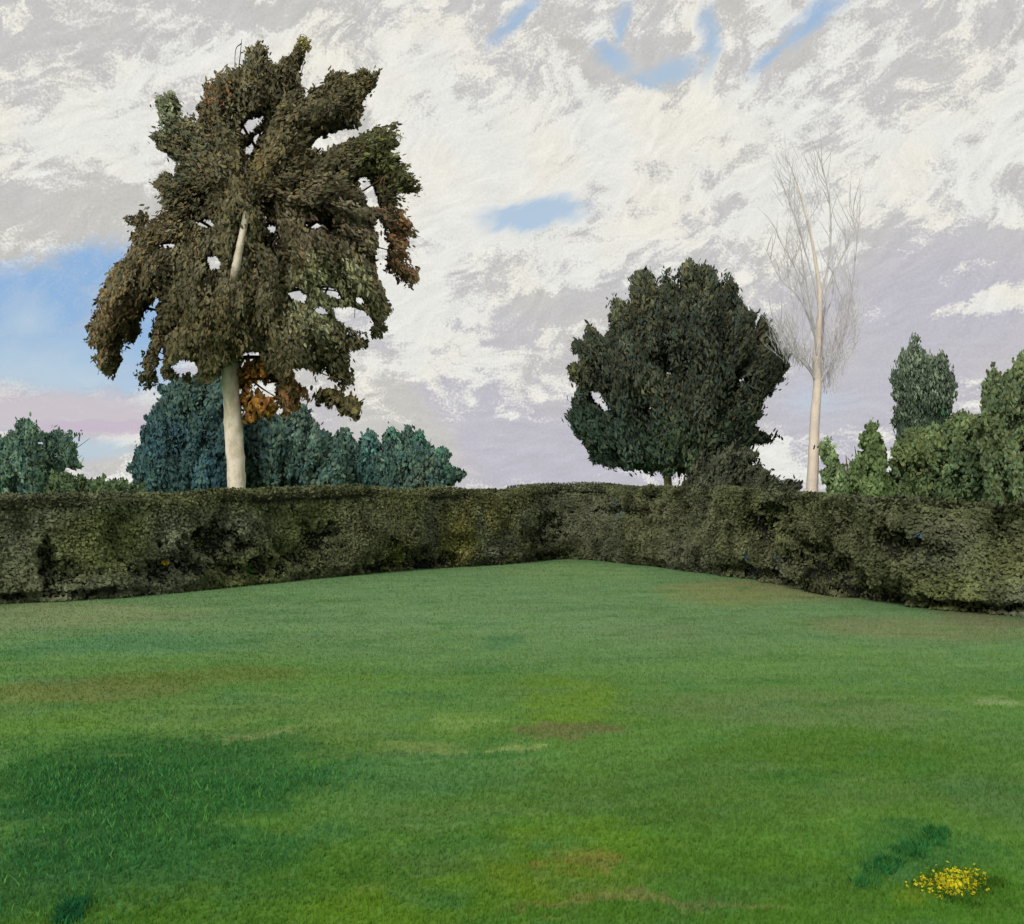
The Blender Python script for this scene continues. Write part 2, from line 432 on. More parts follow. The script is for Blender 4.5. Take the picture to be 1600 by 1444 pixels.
# ------------------------------------------------------------------ grass
def blades(n, sampler, hmin, hmax, wpx, tintf, name, mat, lean=.5, **kw):
    x, y = sampler(n); n = len(x)
    D = np.hypot(x, y)
    h = rng.uniform(hmin, hmax, n); w = wpx*(0.5+0.5*D/6.0)*rng.uniform(.7, 1.4, n)
    a = rng.uniform(0, 2*np.pi, n); la = rng.uniform(0, 2*np.pi, n); ll = rng.uniform(.1, lean, n)*h
    z = ground_z(x, y)-0.005
    dx, dy = np.cos(a)*w/2, np.sin(a)*w/2
    lx, ly = np.cos(la)*ll, np.sin(la)*ll
    V = np.empty((n, 5, 3))
    V[:,0] = np.stack([x-dx, y-dy, z], -1); V[:,1] = np.stack([x+dx, y+dy, z], -1)
    V[:,2] = np.stack([x+dx*.8+lx*.4, y+dy*.8+ly*.4, z+h*.55], -1); V[:,3] = np.stack([x+lx, y+ly, z+h], -1)
    V[:,4] = np.stack([x-dx*.8+lx*.4, y-dy*.8+ly*.4, z+h*.55], -1)
    fa = (np.arange(n)[:,None]*5+np.arange(5)).reshape(-1)
    tint = np.repeat(tintf(x, y, n), 5, 0)
    return meshobj(name, V.reshape(-1,3), fa, 5, mat, colors=tint, **kw)
HPoly = HC[:, :2]
def inside_lawn(x, y):
    # in front of the hedge face
    ang_h = np.arctan2(HPoly[:,0], HPoly[:,1]); r_h = np.hypot(*HPoly.T)
    o = np.argsort(ang_h)
    return np.hypot(x, y) < np.interp(np.arctan2(x, y), ang_h[o], r_h[o])+0.12
def lawn_sampler(n):
    r = np.exp(rng.uniform(np.log(3.0), np.log(25.0), n)); th = rng.uniform(-.95, .95, n)
    x, y = r*np.sin(th), r*np.cos(th)
    k = inside_lawn(x, y); return x[k], y[k]
def tint_lawn(x, y, n):
    v = rng.uniform(.9, 1.1, n)*1.25; q = rng.normal(0, .035, (n, 3))
    return v[:,None]*(1+q)
g = blades(480000, lawn_sampler, .012, .030, .008, tint_lawn, "grass", m_blade, lean=.22)
tag(g, kind='stuff')
g['label'] = "short mown grass blades covering the lawn"

def patch_sampler(spots):
    P = [gpt(px, py) for px, py, r in spots]; R = [r for *_, r in spots]
    def f(n):
        k = rng.integers(0, len(P), n); c = np.array(P)[k]; r = np.array(R)[k]
        a = rng.uniform(0, 2*np.pi, n); q = np.sqrt(rng.uniform(0, 1, n))*r
        return c[:,0]+np.cos(a)*q, c[:,1]+np.sin(a)*q
    return f
def const_tint(cols, var=.25):
    cols = np.array(cols)
    def f(x, y, n): return cols[rng.integers(0, len(cols), n)]*rng.uniform(1-var, 1+var, n)[:,None]
    return f
m_weed, t = new_mat("weed_leaves")
a_ = t.n.new('ShaderNodeAttribute'); a_.attribute_name = 'tint'
p = t.n.new('ShaderNodeNewGeometry').outputs['Position']
kk = t.sstep(t.noise(p, 12, 3, .6), .3, .7, .75, 1.25)
c = t.mix(1.0, a_.outputs['Color'], t.comb(kk,kk,kk), 'MULTIPLY')
s = t.n.new('ShaderNodeBsdfDiffuse'); t._in(s.inputs[0], c)
gn = t.n.new('ShaderNodeNewGeometry').outputs['Normal']
tr = t.n.new('ShaderNodeBsdfTranslucent'); t._in(tr.inputs[0], c)
mx = t.n.new('ShaderNodeMixShader'); mx.inputs[0].default_value = .5
t.l.new(s.outputs[0], mx.inputs[1]); t.l.new(tr.outputs[0], mx.inputs[2]); finish(t, mx.outputs[0])

spots = []
for cx, cy, n_, sx, sy in [(110,1235,26,70,25), (250,1215,26,90,25), (380,1225,14,60,18), (160,1300,26,90,45), (90,1390,14,60,40), (300,1300,12,70,40), (470,1215,6,40,10), (60,1200,8,40,10)]:
    for _ in range(n_):
        spots.append((cx+random.gauss(0, sx*.9), cy+random.gauss(0, sy*1.0), random.uniform(.08, .34)))
g = blades(9000, patch_sampler(spots), .015, .05, .007, const_tint([tuple(v*1.6 for v in q_) for q_ in (L(54,108,58), L(66,120,62), L(52,104,64), L(84,130,68))]), "tall_grass", m_weed, lean=.8)
tag(g, "longer dark green grass growing in soft tufts at the near left of the lawn", "grass", kind='stuff')

def clump(name, spots, n, hmin, hmax, cols, label, cat, wp=.010):
    o = blades(n, patch_sampler(spots), hmin, hmax, wp, const_tint(cols), name, m_weed, lean=.9)
    tag(o, label, cat, kind='stuff'); return o
clump("weed_clump", [(1470-i*13+random.gauss(0,8), 1300+i*8+random.gauss(0,5), .06) for i in range(10)], 700, .015, .05, [L(52,124,68), L(60,130,72), L(78,136,66)],
      "dark green slanting weed clump just above the yellow flowers", "weeds")
clump("weed_clump", [(112,1428,.05), (120,1418,.04), (104,1440,.05)], 600, .015, .05, [L(44,110,72), L(56,122,72)],
      "small dark teal weed clump at the near left edge of the lawn", "weeds")
# flowers: small yellow heads over their own stems
fl = empty("flower_patch", (*gpt(1490,1392), 0), label="patch of bright yellow flowers in the near right of the lawn", cat="flowers", kind="stuff")
def flower_heads(parent, px, py, rx, ry, n, cols, size, zmin=.03, zmax=.08):
    V = []; Fc = []; C = []
    for i in range(n):
        x0, y0 = gpt(px+random.gauss(0, rx*.55), py+random.gauss(0, ry*.55)); z = random.uniform(zmin, zmax)
        r = size*random.uniform(.6, 1.3); tx, ty = random.uniform(-.7,.7), random.uniform(-1,.2)
        cc = np.array(random.choice(cols))*random.uniform(.8,1.2); b0 = len(V)
        V.append((x0, y0, z-.3*r)); C.append(cc)
        for k in range(8):
            a = k*math.pi/4; rr = r*(1 if k%2==0 else .6)
            u, v = math.cos(a)*rr, math.sin(a)*rr
            V.append((x0+u, y0+v*.8, z+u*tx*.5-v*ty*.8)); C.append(cc)
        for k in range(8): Fc += [b0, b0+1+k, b0+1+(k+1)%8]
    return meshobj("petals", V, Fc, 3, m_weed, parent=parent, colors=np.array(C))
flower_heads(fl, 1490, 1385, 44, 17, 700, [s2l((250,232,50)), s2l((238,220,48)), s2l((206,206,60))], .008, .012, .03)
bl_ = blades(1500, patch_sampler([(1490+random.gauss(0,28), 1388+random.gauss(0,12), .06) for _ in range(30)]), .015, .04, .008,
             const_tint([L(96,132,40), L(72,118,50)]), "stems", m_weed)
off = np.array(fl.matrix_basis.translation)
bl_.data.transform(__import__('mathutils').Matrix.Translation(-Vector(off))); bl_.parent = fl

# ------------------------------------------------------------------ foliage cloud
def pip(P, poly):
    x, y = P[:,0], P[:,1]; poly = np.asarray(poly, float); r = np.zeros(len(P), bool)
    j = len(poly)-1
    for i in range(len(poly)):
        xi, yi = poly[i]; xj, yj = poly[j]
        c = ((yi > y) != (yj > y)) & (x < (xj-xi)*(y-yi)/(yj-yi+1e-12)+xi)
        r ^= c; j = i
    return r
def pdist(P, poly):
    poly = np.asarray(poly, float); best = np.full(len(P), 1e9)
    for a, b in zip(poly, np.roll(poly, -1, 0)):
        ab = b-a; t = np.clip(((P-a)@ab)/(ab@ab+1e-9), 0, 1)
        best = np.minimum(best, np.hypot(*(P-(a+t[:,None]*ab)).T))
    return best
def leaf_quads(C, size, aspect, cols, droop=0.0, updir=0.0, FL=None, face=None, fw=1.0):
    """six-cornered dabs; C centres, size half length"""
    n = len(C)
    A = rng.normal(0, 1, (n, 3)); A[:,2] = A[:,2]*(1-droop) - droop*2.0*rng.uniform(.5, 1, n) + updir*1.5
    if FL is not None: A = A*.8+np.stack([FL[:,0], 0*FL[:,0], -FL[:,1]], -1)*1.5
    A /= np.linalg.norm(A, axis=1)[:,None]
    N = rng.normal(0, 1, (n, 3)); N[:,2] += .5
    if face is not None: N = N*.5+face*fw
    B = np.cross(A, N); B /= np.linalg.norm(B, axis=1)[:,None]+1e-9
    N = np.cross(A, B)
    s = size*rng.uniform(.6, 1.4, n); A = A*s[:,None]; B = B*(s*aspect)[:,None]; N = N*(s*.25)[:,None]
    V = np.stack([C-A, C-A*.35+B-N*.3, C+A*.45+B*.8+N*.2, C+A, C+A*.4-B*.85+N*.3, C-A*.4-B-N*.2], 1).reshape(-1,3)
    fa = (np.arange(n)[:,None]*6+np.arange(6)).reshape(-1)
    return V, fa, np.repeat(cols, 6, 0)
def to_xz(px, py, Y0): return (px-800)/F*Y0, CAMZ-(py-HZ)/F*Y0
def jag(poly, step=9, amp=3.5, seed=0):
    """roughen an outline"""
    r = np.random.default_rng(seed); out = []; poly = np.asarray(poly, float)
    for a, b in zip(poly, np.roll(poly, -1, 0)):
        n = max(1, int(np.hypot(*(b-a))/step))
        for k in range(n): out.append(a+(b-a)*k/n + r.normal(0, amp, 2)*(0.35 if k == 0 else 1))
    return np.array(out)

LEAFK = 2.05
def crown(parent, name, poly, Y0, thick, nclump, nleaf, base, holes=(), tints=(), front_gaps=(), csize=16, leaf=.10, aspect=.5,
          droop=.2, updir=0.0, Dpx=90, seed=1, spill=.06, mat=None, wisps=0, lo_clump=.5, jamp=3.5, shape_fill=.25, gapd=.25, flow=None, stretch=1.7, rimw=34.0):
    rs = np.random.default_rng(seed)
    P0 = jag(poly, 6, jamp*1.35, seed); hs = [jag(h, 7, 2.0, seed+5+i) for i, h in enumerate(holes)]
    P0 = P0.mean(0)+(P0-P0.mean(0))*(1+3.0/max(np.ptp(P0[:,0]), 40)*2)
    lo, hi = P0.min(0), P0.max(0)
    def keep(P):
        k = pip(P, P0)
        for h in hs: k &= ~pip(P, h)
        return k
    def half(P):
        dd = pdist(P, P0)
        for h in hs: dd = np.minimum(dd, pdist(P, h)*1.5+6)
        q = np.clip(dd/Dpx, 0, 1); return thick*np.sqrt(1-(1-q)**2)
    def pts(n):
        out = np.empty((0, 2))
        while len(out) < n:
            P = rs.uniform(lo, hi, (n*2, 2)); out = np.vstack([out, P[keep(P)]])
        return out[:n]
    m2 = F/Y0
    # clumps
    Cp = pts(nclump); hh = half(Cp); t = rs.uniform(-1, 1, nclump); t = np.sign(t)*np.abs(t)**.55
    Cd = t*hh; Cr = csize*rs.uniform(lo_clump, 1.3, nclump)
    # small tufts along the rim keep the outline ragged
    ne = int(nclump*.55); E = pts(ne*6); E = E[pdist(E, P0) < csize*.9][:ne]
    Cp = np.vstack([Cp, E]); Cd = np.r_[Cd, rs.uniform(-1, 1, len(E))*half(E)]; Cr = np.r_[Cr, csize*rs.uniform(.3, .7, len(E))]
    Cw = Cr**1.7; nclump = len(Cp)
    Ctone = rs.uniform(.74, 1.26, nclump)
    k = rs.choice(nclump, nleaf, p=Cw/Cw.sum())
    G = rs.normal(0, .5, (nleaf, 3)); Gn = np.linalg.norm(G, axis=1)[:,None]; G = G/np.maximum(Gn, 1e-6)*np.minimum(Gn, 1.15)**.8
    G[:,1] *= (1.15 if droop > .1 or updir > 0 else .85)
    Fd = np.array([flow(*c_) if flow else (0.0, -1.0) for c_ in Cp]); Fd = Fd+rs.normal(0, .18, Fd.shape); Fd /= np.linalg.norm(Fd, axis=1)[:,None]
    Gx, Gy = G[:,0]/stretch**.6, G[:,1]*stretch
    G2 = np.stack([Gy*Fd[k,0]-Gx*Fd[k,1], Gy*Fd[k,1]+Gx*Fd[k,0]], -1)
    P = Cp[k]+G2*Cr[k][:,None]; dep = Cd[k]+G[:,2]*Cr[k]/m2
    tone = Ctone[k]
    # filling leaves inside
    nf = int(nleaf*shape_fill); Pf = pts(nf); df = rs.uniform(-.8, .8, nf)*half(Pf)
    P = np.vstack([P, Pf]); dep = np.r_[dep, df]; tone = np.r_[tone, rs.uniform(.7, 1.0, nf)]
    FL = np.vstack([Fd[k], Fd[rs.integers(0, nclump, nf)]])
    rim = pdist(P, P0)
    carve = vnoise(np.c_[P/6.5, dep*2.0+50], seed)*.6+vnoise(np.c_[P/16.0, dep*1.0+50], seed+1)*.6-.1
    thin = (carve > .62-rim/rimw) & (rs.uniform(0, 1, len(P)) > np.clip(.6-rim/10.0, 0, .6))
    loose = (rs.uniform(0, 1, len(P)) < spill*6) & (rim < 6)
    kk = (keep(P) & thin) | loose
    hkill = np.zeros(len(P), bool)
    for h in hs: hkill |= pip(P, h) & (rs.uniform(0, 1, len(P)) > .04)
    kk &= ~hkill
    Nl = np.vstack([G/ (np.linalg.norm(G, axis=1)[:,None]+1e-6), rs.normal(0, .6, (nf, 3))])
    Nl = np.stack([Nl[:,0], Nl[:,2], -Nl[:,1]], -1)
    cxm, czm = to_xz((lo[0]+hi[0])/2, (lo[1]+hi[1])/2, Y0)       # the crown's depth runs away from the painter
    x, z = to_xz(P[:,0], P[:,1], Y0)
    C = np.stack([x+dep*cxm/Y0, Y0+dep, z+dep*(czm-CAMZ)/Y0*.8], -1)
    Q = np.stack([C[:,0]/C[:,1]*F+800, HZ-(C[:,2]-CAMZ)/C[:,1]*F], -1)
    hkill = ~pip(Q, P0) & ((rs.uniform(0, 1, len(P)) > .3) | (pdist(Q, P0) > 7))
    for h in hs: hkill |= pip(Q, h) & (rs.uniform(0, 1, len(P)) > .05)
    kk &= ~hkill
    for g in front_gaps: kk &= ~(pip(Q, np.array(g, float)) & (dep < gapd) & (rs.uniform(0, 1, len(P)) < .84))
    P, dep, tone, C, Nl, FL = P[kk], dep[kk], tone[kk], C[kk], Nl[kk], FL[kk]; n = len(P)
    cc0 = np.array([cxm, Y0, czm]); O = (C-cc0)/np.array([np.ptp(C[:,0])/2, max(thick, .1), np.ptp(C[:,2])/2])
    Nl = Nl*.55+O*.8+np.array([0, -.25, .25])+rs.normal(0, .18, (n, 3)); Nl /= np.linalg.norm(Nl, axis=1)[:,None]
    cols = np.array(base)[rs.integers(0, len(base), n)]
    for (tx, ty, tr, tcol, tw) in tints:
        dd = np.hypot(P[:,0]-tx, P[:,1]-ty)/tr
        prob = tw*np.clip(1.4-dd, 0, 1)
        q = rs.uniform(0, 1, n) < prob*1.15; cols[q] = cols[q]*.5+np.array(tcol)*.5
    tone = 1+(tone-1)*.95
    cols = cols*tone[:,None]*rs.uniform(.88, 1.13, n)[:,None]*LEAFK
    V, fa, cc = leaf_quads(C, leaf*rs.uniform(.7, 1.3, n), aspect, cols, droop, updir, FL, Nl, 1.1)
    return meshobj(name, V, fa, 6, mat or M_LEAF, parent=parent, colors=cc, normals=np.repeat(Nl, 6, 0))

def tube(parent, name, pts, rads, mat, nseg=10, wob=.12, seed=0, lump=3.0):
    """pts world points; smooth tapered limb"""
    r_ = np.random.default_rng(seed)
    P = catmull(np.c_[np.array(pts, float), np.array(rads, float)[:,None]], 8)
    n = len(P); V = []
    ref = np.array((0.3, 1.0, 0.1))
    for i in range(n):
        t = P[min(i+1, n-1), :3]-P[max(i-1, 0), :3]; t /= np.linalg.norm(t)+1e-9
        u = np.cross(t, ref); u /= np.linalg.norm(u)+1e-9; v = np.cross(t, u)
        for k in range(nseg):
            a = 2*math.pi*k/nseg; c = P[i,:3]
            w = 1+wob*(r_.uniform(-1, 1)*.5+math.sin(a*2+i*.31+seed)*.5)
            V.append(c+(u*math.cos(a)+v*math.sin(a))*P[i,3]*w)
    fa = []
    for i in range(n-1):
        for k in range(nseg):
            a, b = i*nseg+k, i*nseg+(k+1)%nseg
            fa += [a, b, b+nseg, a+nseg]
    V.append(P[-1,:3]); top = len(V)-1
    o = meshobj(name, V, fa, 4, mat, parent=parent, smooth=True)
    return o
def tubes(parent, name, lims, mat, nseg=5):
    """several thin limbs in one mesh: (pts, rads) each"""
    VV = []; FF = []; base = 0
    for pts, rads in lims:
        P = catmull(np.c_[np.array(pts, float), np.array(rads, float)[:,None]], 4); n = len(P)
        ref = np.array((0.3, 1.0, 0.1))
        T = np.gradient(P[:,:3], axis=0); T /= np.linalg.norm(T, axis=1)[:,None]+1e-9
        U = np.cross(T, ref); U /= np.linalg.norm(U, axis=1)[:,None]+1e-9; Vv = np.cross(T, U)
        a = 2*np.pi*np.arange(nseg)/nseg
        R = P[:,None,:3]+(U[:,None]*np.cos(a)[None,:,None]+Vv[:,None]*np.sin(a)[None,:,None])*P[:,3][:,None,None]
        VV.append(R.reshape(-1,3))
        i, k = np.meshgrid(np.arange(n-1), np.arange(nseg), indexing='ij')
        A = i*nseg+k; B = i*nseg+(k+1)%nseg
        FF.append((np.stack([A, B, B+nseg, A+nseg], -1)+base).reshape(-1)); base += n*nseg
    return meshobj(name, np.vstack(VV), np.concatenate(FF), 4, mat, parent=parent, smooth=True)
def P3(px, py, Y0, dy=0.0):
    x, z = to_xz(px, py, Y0); return (x, Y0+dy, z)
def base_pt(px, Y0):
    x = (px-800)/F*Y0; return (x, Y0, float(ground_z(np.array([x]), np.array([Y0]))[0]))

# leaf colours
OL1, OL2, OL3, OL4 = s2l((88,84,62)), s2l((78,77,62)), s2l((96,86,60)), s2l((74,73,60))
BRN, RUST, ORG, GRN, TEAL, GRY = s2l((112,88,62)), s2l((132,84,50)), s2l((168,112,40)), s2l((96,108,56)), s2l((62,86,80)), s2l((118,126,108))

def radial(ox, oy, down=0.0, y0=0.0):
    def f(x, y):
        dx, dy = x-ox, y-oy
        dy += down*max(0.0, min(1.0, (y-y0)/120.0))
        L_ = math.hypot(dx, dy)+1e-6
        return dx/L_, dy/L_
    return f
# ------------------------------------------------------------------ birch
birch_poly = [(400,74),(381,89),(376,107),(347,121),(317,137),(321,152),(308,169),(310,190),(287,186),(284,167),(272,147),(246,147),(242,171),(254,190),(246,205),(239,220),(250,239),(269,250),
 (276,265),(257,272),(237,287),(250,299),(246,317),(261,329),(250,344),(231,336),(220,327),(199,344),(212,359),(205,372),(216,383),(190,408),(175,422),(166,437),(152,470),(141,507),(143,532),(156,544),
 (152,565),(172,586),(189,577),(193,553),(218,524),(224,499),(236,478),(242,482),(236,520),(224,553),(218,586),(226,604),(250,600),(269,588),(306,594),(331,594),(348,583),(364,571),(376,568),(405,562),
 (420,580),(430,600),(426,625),(442,652),(462,640),(480,622),(490,600),(505,572),(520,590),(538,606),(552,590),(547,565),(537,544),(566,544),(578,538),(570,524),(537,515),(560,520),(598,526),(608,485),(594,445),(584,400),(590,385),
 (603,425),(628,450),(649,441),(651,415),(632,392),(647,370),(640,345),(622,325),(621,302),(644,312),(659,302),(636,265),(610,238),(626,214),(621,194),(595,197),(566,210),(561,190),(565,167),(584,140),(593,121),
 (569,115),(535,117),(512,122),(494,141),(475,158),(467,134),(471,104),(479,84),(490,70),(471,61),(460,74),(437,92),(426,104),(419,81),(411,74)]
YB = 28.0
bt = empty("birch_tree", base_pt(368, YB), label="tall weeping birch with thick pale trunk and broad dark olive and russet crown", cat="tree")
bx, by_, bz = base_pt(370, YB)
tube(bt, "trunk", [(bx, by_, bz-.1), P3(370,765,YB), P3(366,690,YB), P3(362,630,YB-.1), P3(360,570,YB-.1), P3(360,520,YB+.1), P3(363,470,YB-.5), P3(367,430,YB-1.5), P3(374,390,YB-1.7), P3(387,325,YB-1.5), P3(396,290,YB-.5), P3(403,250,YB), P3(415,190,YB,.1), P3(425,130,YB,.1)],
     [.34,.25,.235,.24,.25,.19,.14,.11,.10,.08,.06,.05,.04,.03], M_BIRCH, 14, .16, 2)
lims = []
for (a, b, c, r) in [((360,540),(300,500),(190,470),.10), ((360,520),(440,470),(560,430),.10), ((362,470),(300,400),(230,350),.08), ((365,430),(450,360),(620,290),.09),
                     ((380,350),(330,260),(260,170),.07), ((385,330),(470,250),(600,210),.07), ((395,290),(430,200),(470,90),.06), ((395,290),(480,200),(570,140),.06),
                     ((405,240),(370,170),(395,90),.05), ((360,560),(430,560),(540,600),.07), ((360,550),(300,550),(240,580),.06), ((366,430),(520,380),(630,400),.06),
                     ((362,560),(400,600),(450,630),.05), ((372,390),(310,345),(256,352),.06)]:
    for kdep in (0,):
        d1, d2 = random.uniform(-.9,.9), random.uniform(-1.6,1.6)
        lims.append(([P3(*a,YB), P3(*b,YB,d1), P3(*c,YB,d2)], [r, r*.6, r*.15]))
        for q in range(7):
            f = random.uniform(.35, .95); mx_, my_ = b[0]+(c[0]-b[0])*f, b[1]+(c[1]-b[1])*f
            ex, ey = mx_+random.uniform(-45, 45), my_+random.uniform(-10, 50)
            if not pip(np.array([[ex, ey]]), birch_poly)[0] or pdist(np.array([[ex, ey]]), birch_poly)[0] < 14: continue
            lims.append(([P3(mx_,my_,YB,d1+(d2-d1)*f), P3((mx_+ex)/2,(my_+ey)/2-8,YB,d2), P3(ex,ey,YB,d2+random.uniform(-.5,.5))], [r*.35, r*.2, .008]))
tubes(bt, "limbs", lims, M_BROWN)
birch_holes = [[(446,452),(462,448),(480,462),(476,476),(458,468)], [(500,446),(522,450),(540,464),(528,470),(506,460)], [(520,482),(548,476),(566,484),(584,504),(578,520),(548,514),(524,500)], [(486,480),(504,480),(514,494),(494,490)], [(552,462),(566,466),(572,476),(558,474)],
 [(374,206),(390,186),(414,178),(404,192),(386,212)], [(384,238),(396,212),(412,200),(402,224),(390,242)], [(486,232),(500,212),(540,200),(572,204),(548,218),(510,236)],
 [(556,280),(572,276),(586,300),(592,326),(576,322),(566,300)], [(322,408),(334,398),(344,404),(340,424),(326,422)], [(300,345),(326,342),(340,354),(318,358)],
 [(378,552),(404,550),(410,562),(392,572),(380,568)], [(456,575),(478,572),(492,590),(484,612),(466,604)], [(244,560),(254,540),(258,566),(250,596),(242,590)], [(262,572),(282,560),(306,566),(310,584),(280,586)],
 [(416,354),(432,352),(430,364),(420,364)], [(236,476),(246,462),(252,472),(242,500)], [(248,382),(272,378),(276,386),(256,392)], [(470,352),(490,346),(506,352),(488,360)], [(590,340),(600,360),(606,400),(596,400),(586,360)]]
BG = s2l
crown(bt, "crown", birch_poly, YB, 2.1, 900, 190000, [OL1, OL2, OL3, OL4, OL1, OL2], holes=birch_holes,
      tints=[(258,170,40,BG((112,124,98)),.8), (270,240,50,TEAL,.2), (180,500,75,BRN,.55), (180,570,40,BG((124,112,88)),.7), (630,360,50,RUST,.4), (625,420,40,BG((128,98,74)),.8), (330,160,35,RUST,.2),
             (440,240,60,OL3,.4), (600,260,50,GRN,.6), (480,70,18,BG((136,130,76)),.9), (450,620,45,RUST,.7), (400,270,40,BG((104,90,50)),.4), (505,465,55,BG((150,156,120)),.9), (560,480,40,BG((112,110,84)),.4),
             (560,340,60,BG((88,80,74)),.5), (470,350,60,BG((100,84,74)),.4), (250,380,50,BRN,.25), (340,540,80,OL3,.5), (550,130,40,BG((100,92,56)),.5)],
      front_gaps=[[(352,447),(356,405),(368,370),(376,330),(394,330),(388,366),(378,404),(372,440)]],
      csize=19, leaf=.062, aspect=.42, flow=radial(376,330,190,300), stretch=1.9, droop=.25, Dpx=100, seed=11, spill=.012, jamp=3.0, shape_fill=.30, gapd=-1.2)
# russet hanging sprays below the crown, right of the trunk
crown(bt, "russet_foliage", [(374,581),(384,566),(412,566),(430,592),(424,600),(392,600),(388,622),(410,616),(424,628),(418,642),(396,656),(384,658),(378,630)], YB, .8, 60, 3200,
      [BG((140,102,46)), BG((122,90,44)), BG((116,80,50)), BG((98,80,42))], csize=12, leaf=.085, droop=.2, Dpx=30, seed=12)
crown(bt, "russet_foliage", [(500,612),(522,604),(540,622),(558,636),(552,644),(530,636),(508,626),(490,628)], YB, .6, 40, 1500, [OL1, BG((112,104,70)), OL3], csize=11, leaf=.085, droop=.3, Dpx=30, seed=13)

# ------------------------------------------------------------------ round dark tree
YR = 30.0
rt = empty("round_tree", base_pt(1041, YR), label="dense rounded dark green tree with a short leaning tan trunk behind the hedge", cat="tree")
rx_, ry_, rz_ = base_pt(1046, YR)
tube(rt, "trunk", [(rx_, ry_, rz_-.1), P3(1044,765,YR), P3(1041,735,YR), P3(1036,700,YR), P3(1042,640,YR), P3(1055,570,YR), P3(1065,480,YR)], [.16,.12,.11,.085,.10,.07,.03], M_TAN, 10, .1, 4)
lims = []
for c in [(930,560),(910,640),(950,700),(1000,480),(1060,430),(1120,460),(1180,520),(1210,580),(1150,660),(1100,720),(980,720)]:
    d2 = random.uniform(-2, 2)
    lims.append(([P3(1042,690,YR), P3((1045+c[0])/2,(660+c[1])/2+10,YR,d2*.4), P3(*c,YR,d2)], [.07,.05,.01]))
tubes(rt, "limbs", lims, M_BROWN)
round_poly = [(1065,404),(1084,412),(1102,414),(1117,432),(1125,442),(1132,425),(1147,444),(1159,474),(1174,489),(1181,504),(1189,494),(1204,511),(1215,534),(1226,549),(1226,590),(1207,612),(1192,635),(1176,664),(1196,674),
 (1222,684),(1189,691),(1166,702),(1160,722),(1130,742),(1080,742),(1050,738),(1035,740),(1010,736),(982,732),(952,729),(922,717),(915,699),(900,672),(889,650),(896,627),(904,605),(892,594),(894,571),(911,571),(896,545),(894,530),(915,534),(921,504),
 (934,511),(945,534),(952,504),(954,470),(967,464),(984,477),(986,447),(994,425),(1009,421),(1024,436),(1029,444),(1035,423),(1050,425),(1061,451),(1056,421)]
R1_, R2_, R3_, R4_ = s2l((61,65,52)), s2l((54,60,51)), s2l((68,67,50)), s2l((50,59,54))
crown(rt, "crown", round_poly, YR, 2.4, 620, 130000, [R1_, R2_, R3_, R4_, R2_],
      holes=[[(922,612),(934,610),(950,636),(954,642),(944,644),(930,630)], [(1152,592),(1162,590),(1164,598),(1154,598)], [(1040,582),(1056,581),(1056,586),(1042,587)], [(1013,634),(1022,635),(1020,641),(1014,640)], [(1178,500),(1183,500),(1182,520),(1178,515)]],
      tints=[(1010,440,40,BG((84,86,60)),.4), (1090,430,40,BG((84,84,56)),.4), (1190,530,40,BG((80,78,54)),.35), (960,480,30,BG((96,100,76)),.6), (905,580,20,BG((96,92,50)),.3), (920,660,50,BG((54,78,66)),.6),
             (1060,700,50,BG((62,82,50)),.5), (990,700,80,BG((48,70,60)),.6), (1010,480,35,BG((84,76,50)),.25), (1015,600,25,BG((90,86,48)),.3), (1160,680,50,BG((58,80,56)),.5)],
      csize=18, leaf=.068, aspect=.36, flow=radial(1045,790), stretch=1.8, updir=.3, droop=0, Dpx=100, seed=21, spill=.01, jamp=2.5, shape_fill=.45)
ls = empty("low_shrub", base_pt(1150, 28.5), label="low dark shrub trailing to the right beneath the rounded dark tree", cat="shrub")
tubes(ls, "stems", [([base_pt(1150+q*8,28.5), P3(1145+q*14,790,28.5), P3(1140+q*20,755,28.5)], [.04,.03,.01]) for q in (-2,-1,0,1,2)], M_BROWN)
crown(ls, "foliage", [(1085,720),(1140,700),(1172,706),(1188,724),(1204,738),(1226,746),(1250,756),(1262,768),(1240,780),(1180,800),(1090,800),(1056,772),(1070,748)], 28.5, 1.2, 170, 26000,
      [R1_, R2_, s2l((72,74,58)), s2l((60,62,48))], csize=12, leaf=.058, aspect=.36, updir=.3, droop=0, Dpx=50, seed=22, spill=.02, flow=radial(1080, 850))

# ------------------------------------------------------------------ bare pale tree
YP = 26.0
pt = empty("bare_tree", base_pt(1270, YP), label="slender nearly leafless tree with a pale pinkish trunk and wispy grey upright branches", cat="tree")
px_, py_, pz_ = base_pt(1269, YP)
tube(pt, "trunk", [(px_, py_, pz_-.1), P3(1269,768,YP), P3(1271,720,YP), P3(1273,660,YP), P3(1277,602,YP), P3(1276,561,YP), P3(1279,521,YP), P3(1281,461,YP), P3(1273,401,YP), P3(1265,361,YP), P3(1249,300,YP), P3(1234,256,YP)],
     [.22,.15,.14,.12,.105,.11,.075,.055,.04,.025,.018,.008], M_PALE, 12, .07, 6)
lims = []
def limb(pts, r0, r1, dmax=1.0):
    d2 = random.uniform(-dmax, dmax); n = len(pts)
    lims.append(([P3(x, y, YP, d2*i/(n-1)) for i, (x, y) in enumerate(pts)], list(np.linspace(r0, r1, n))))
    return d2
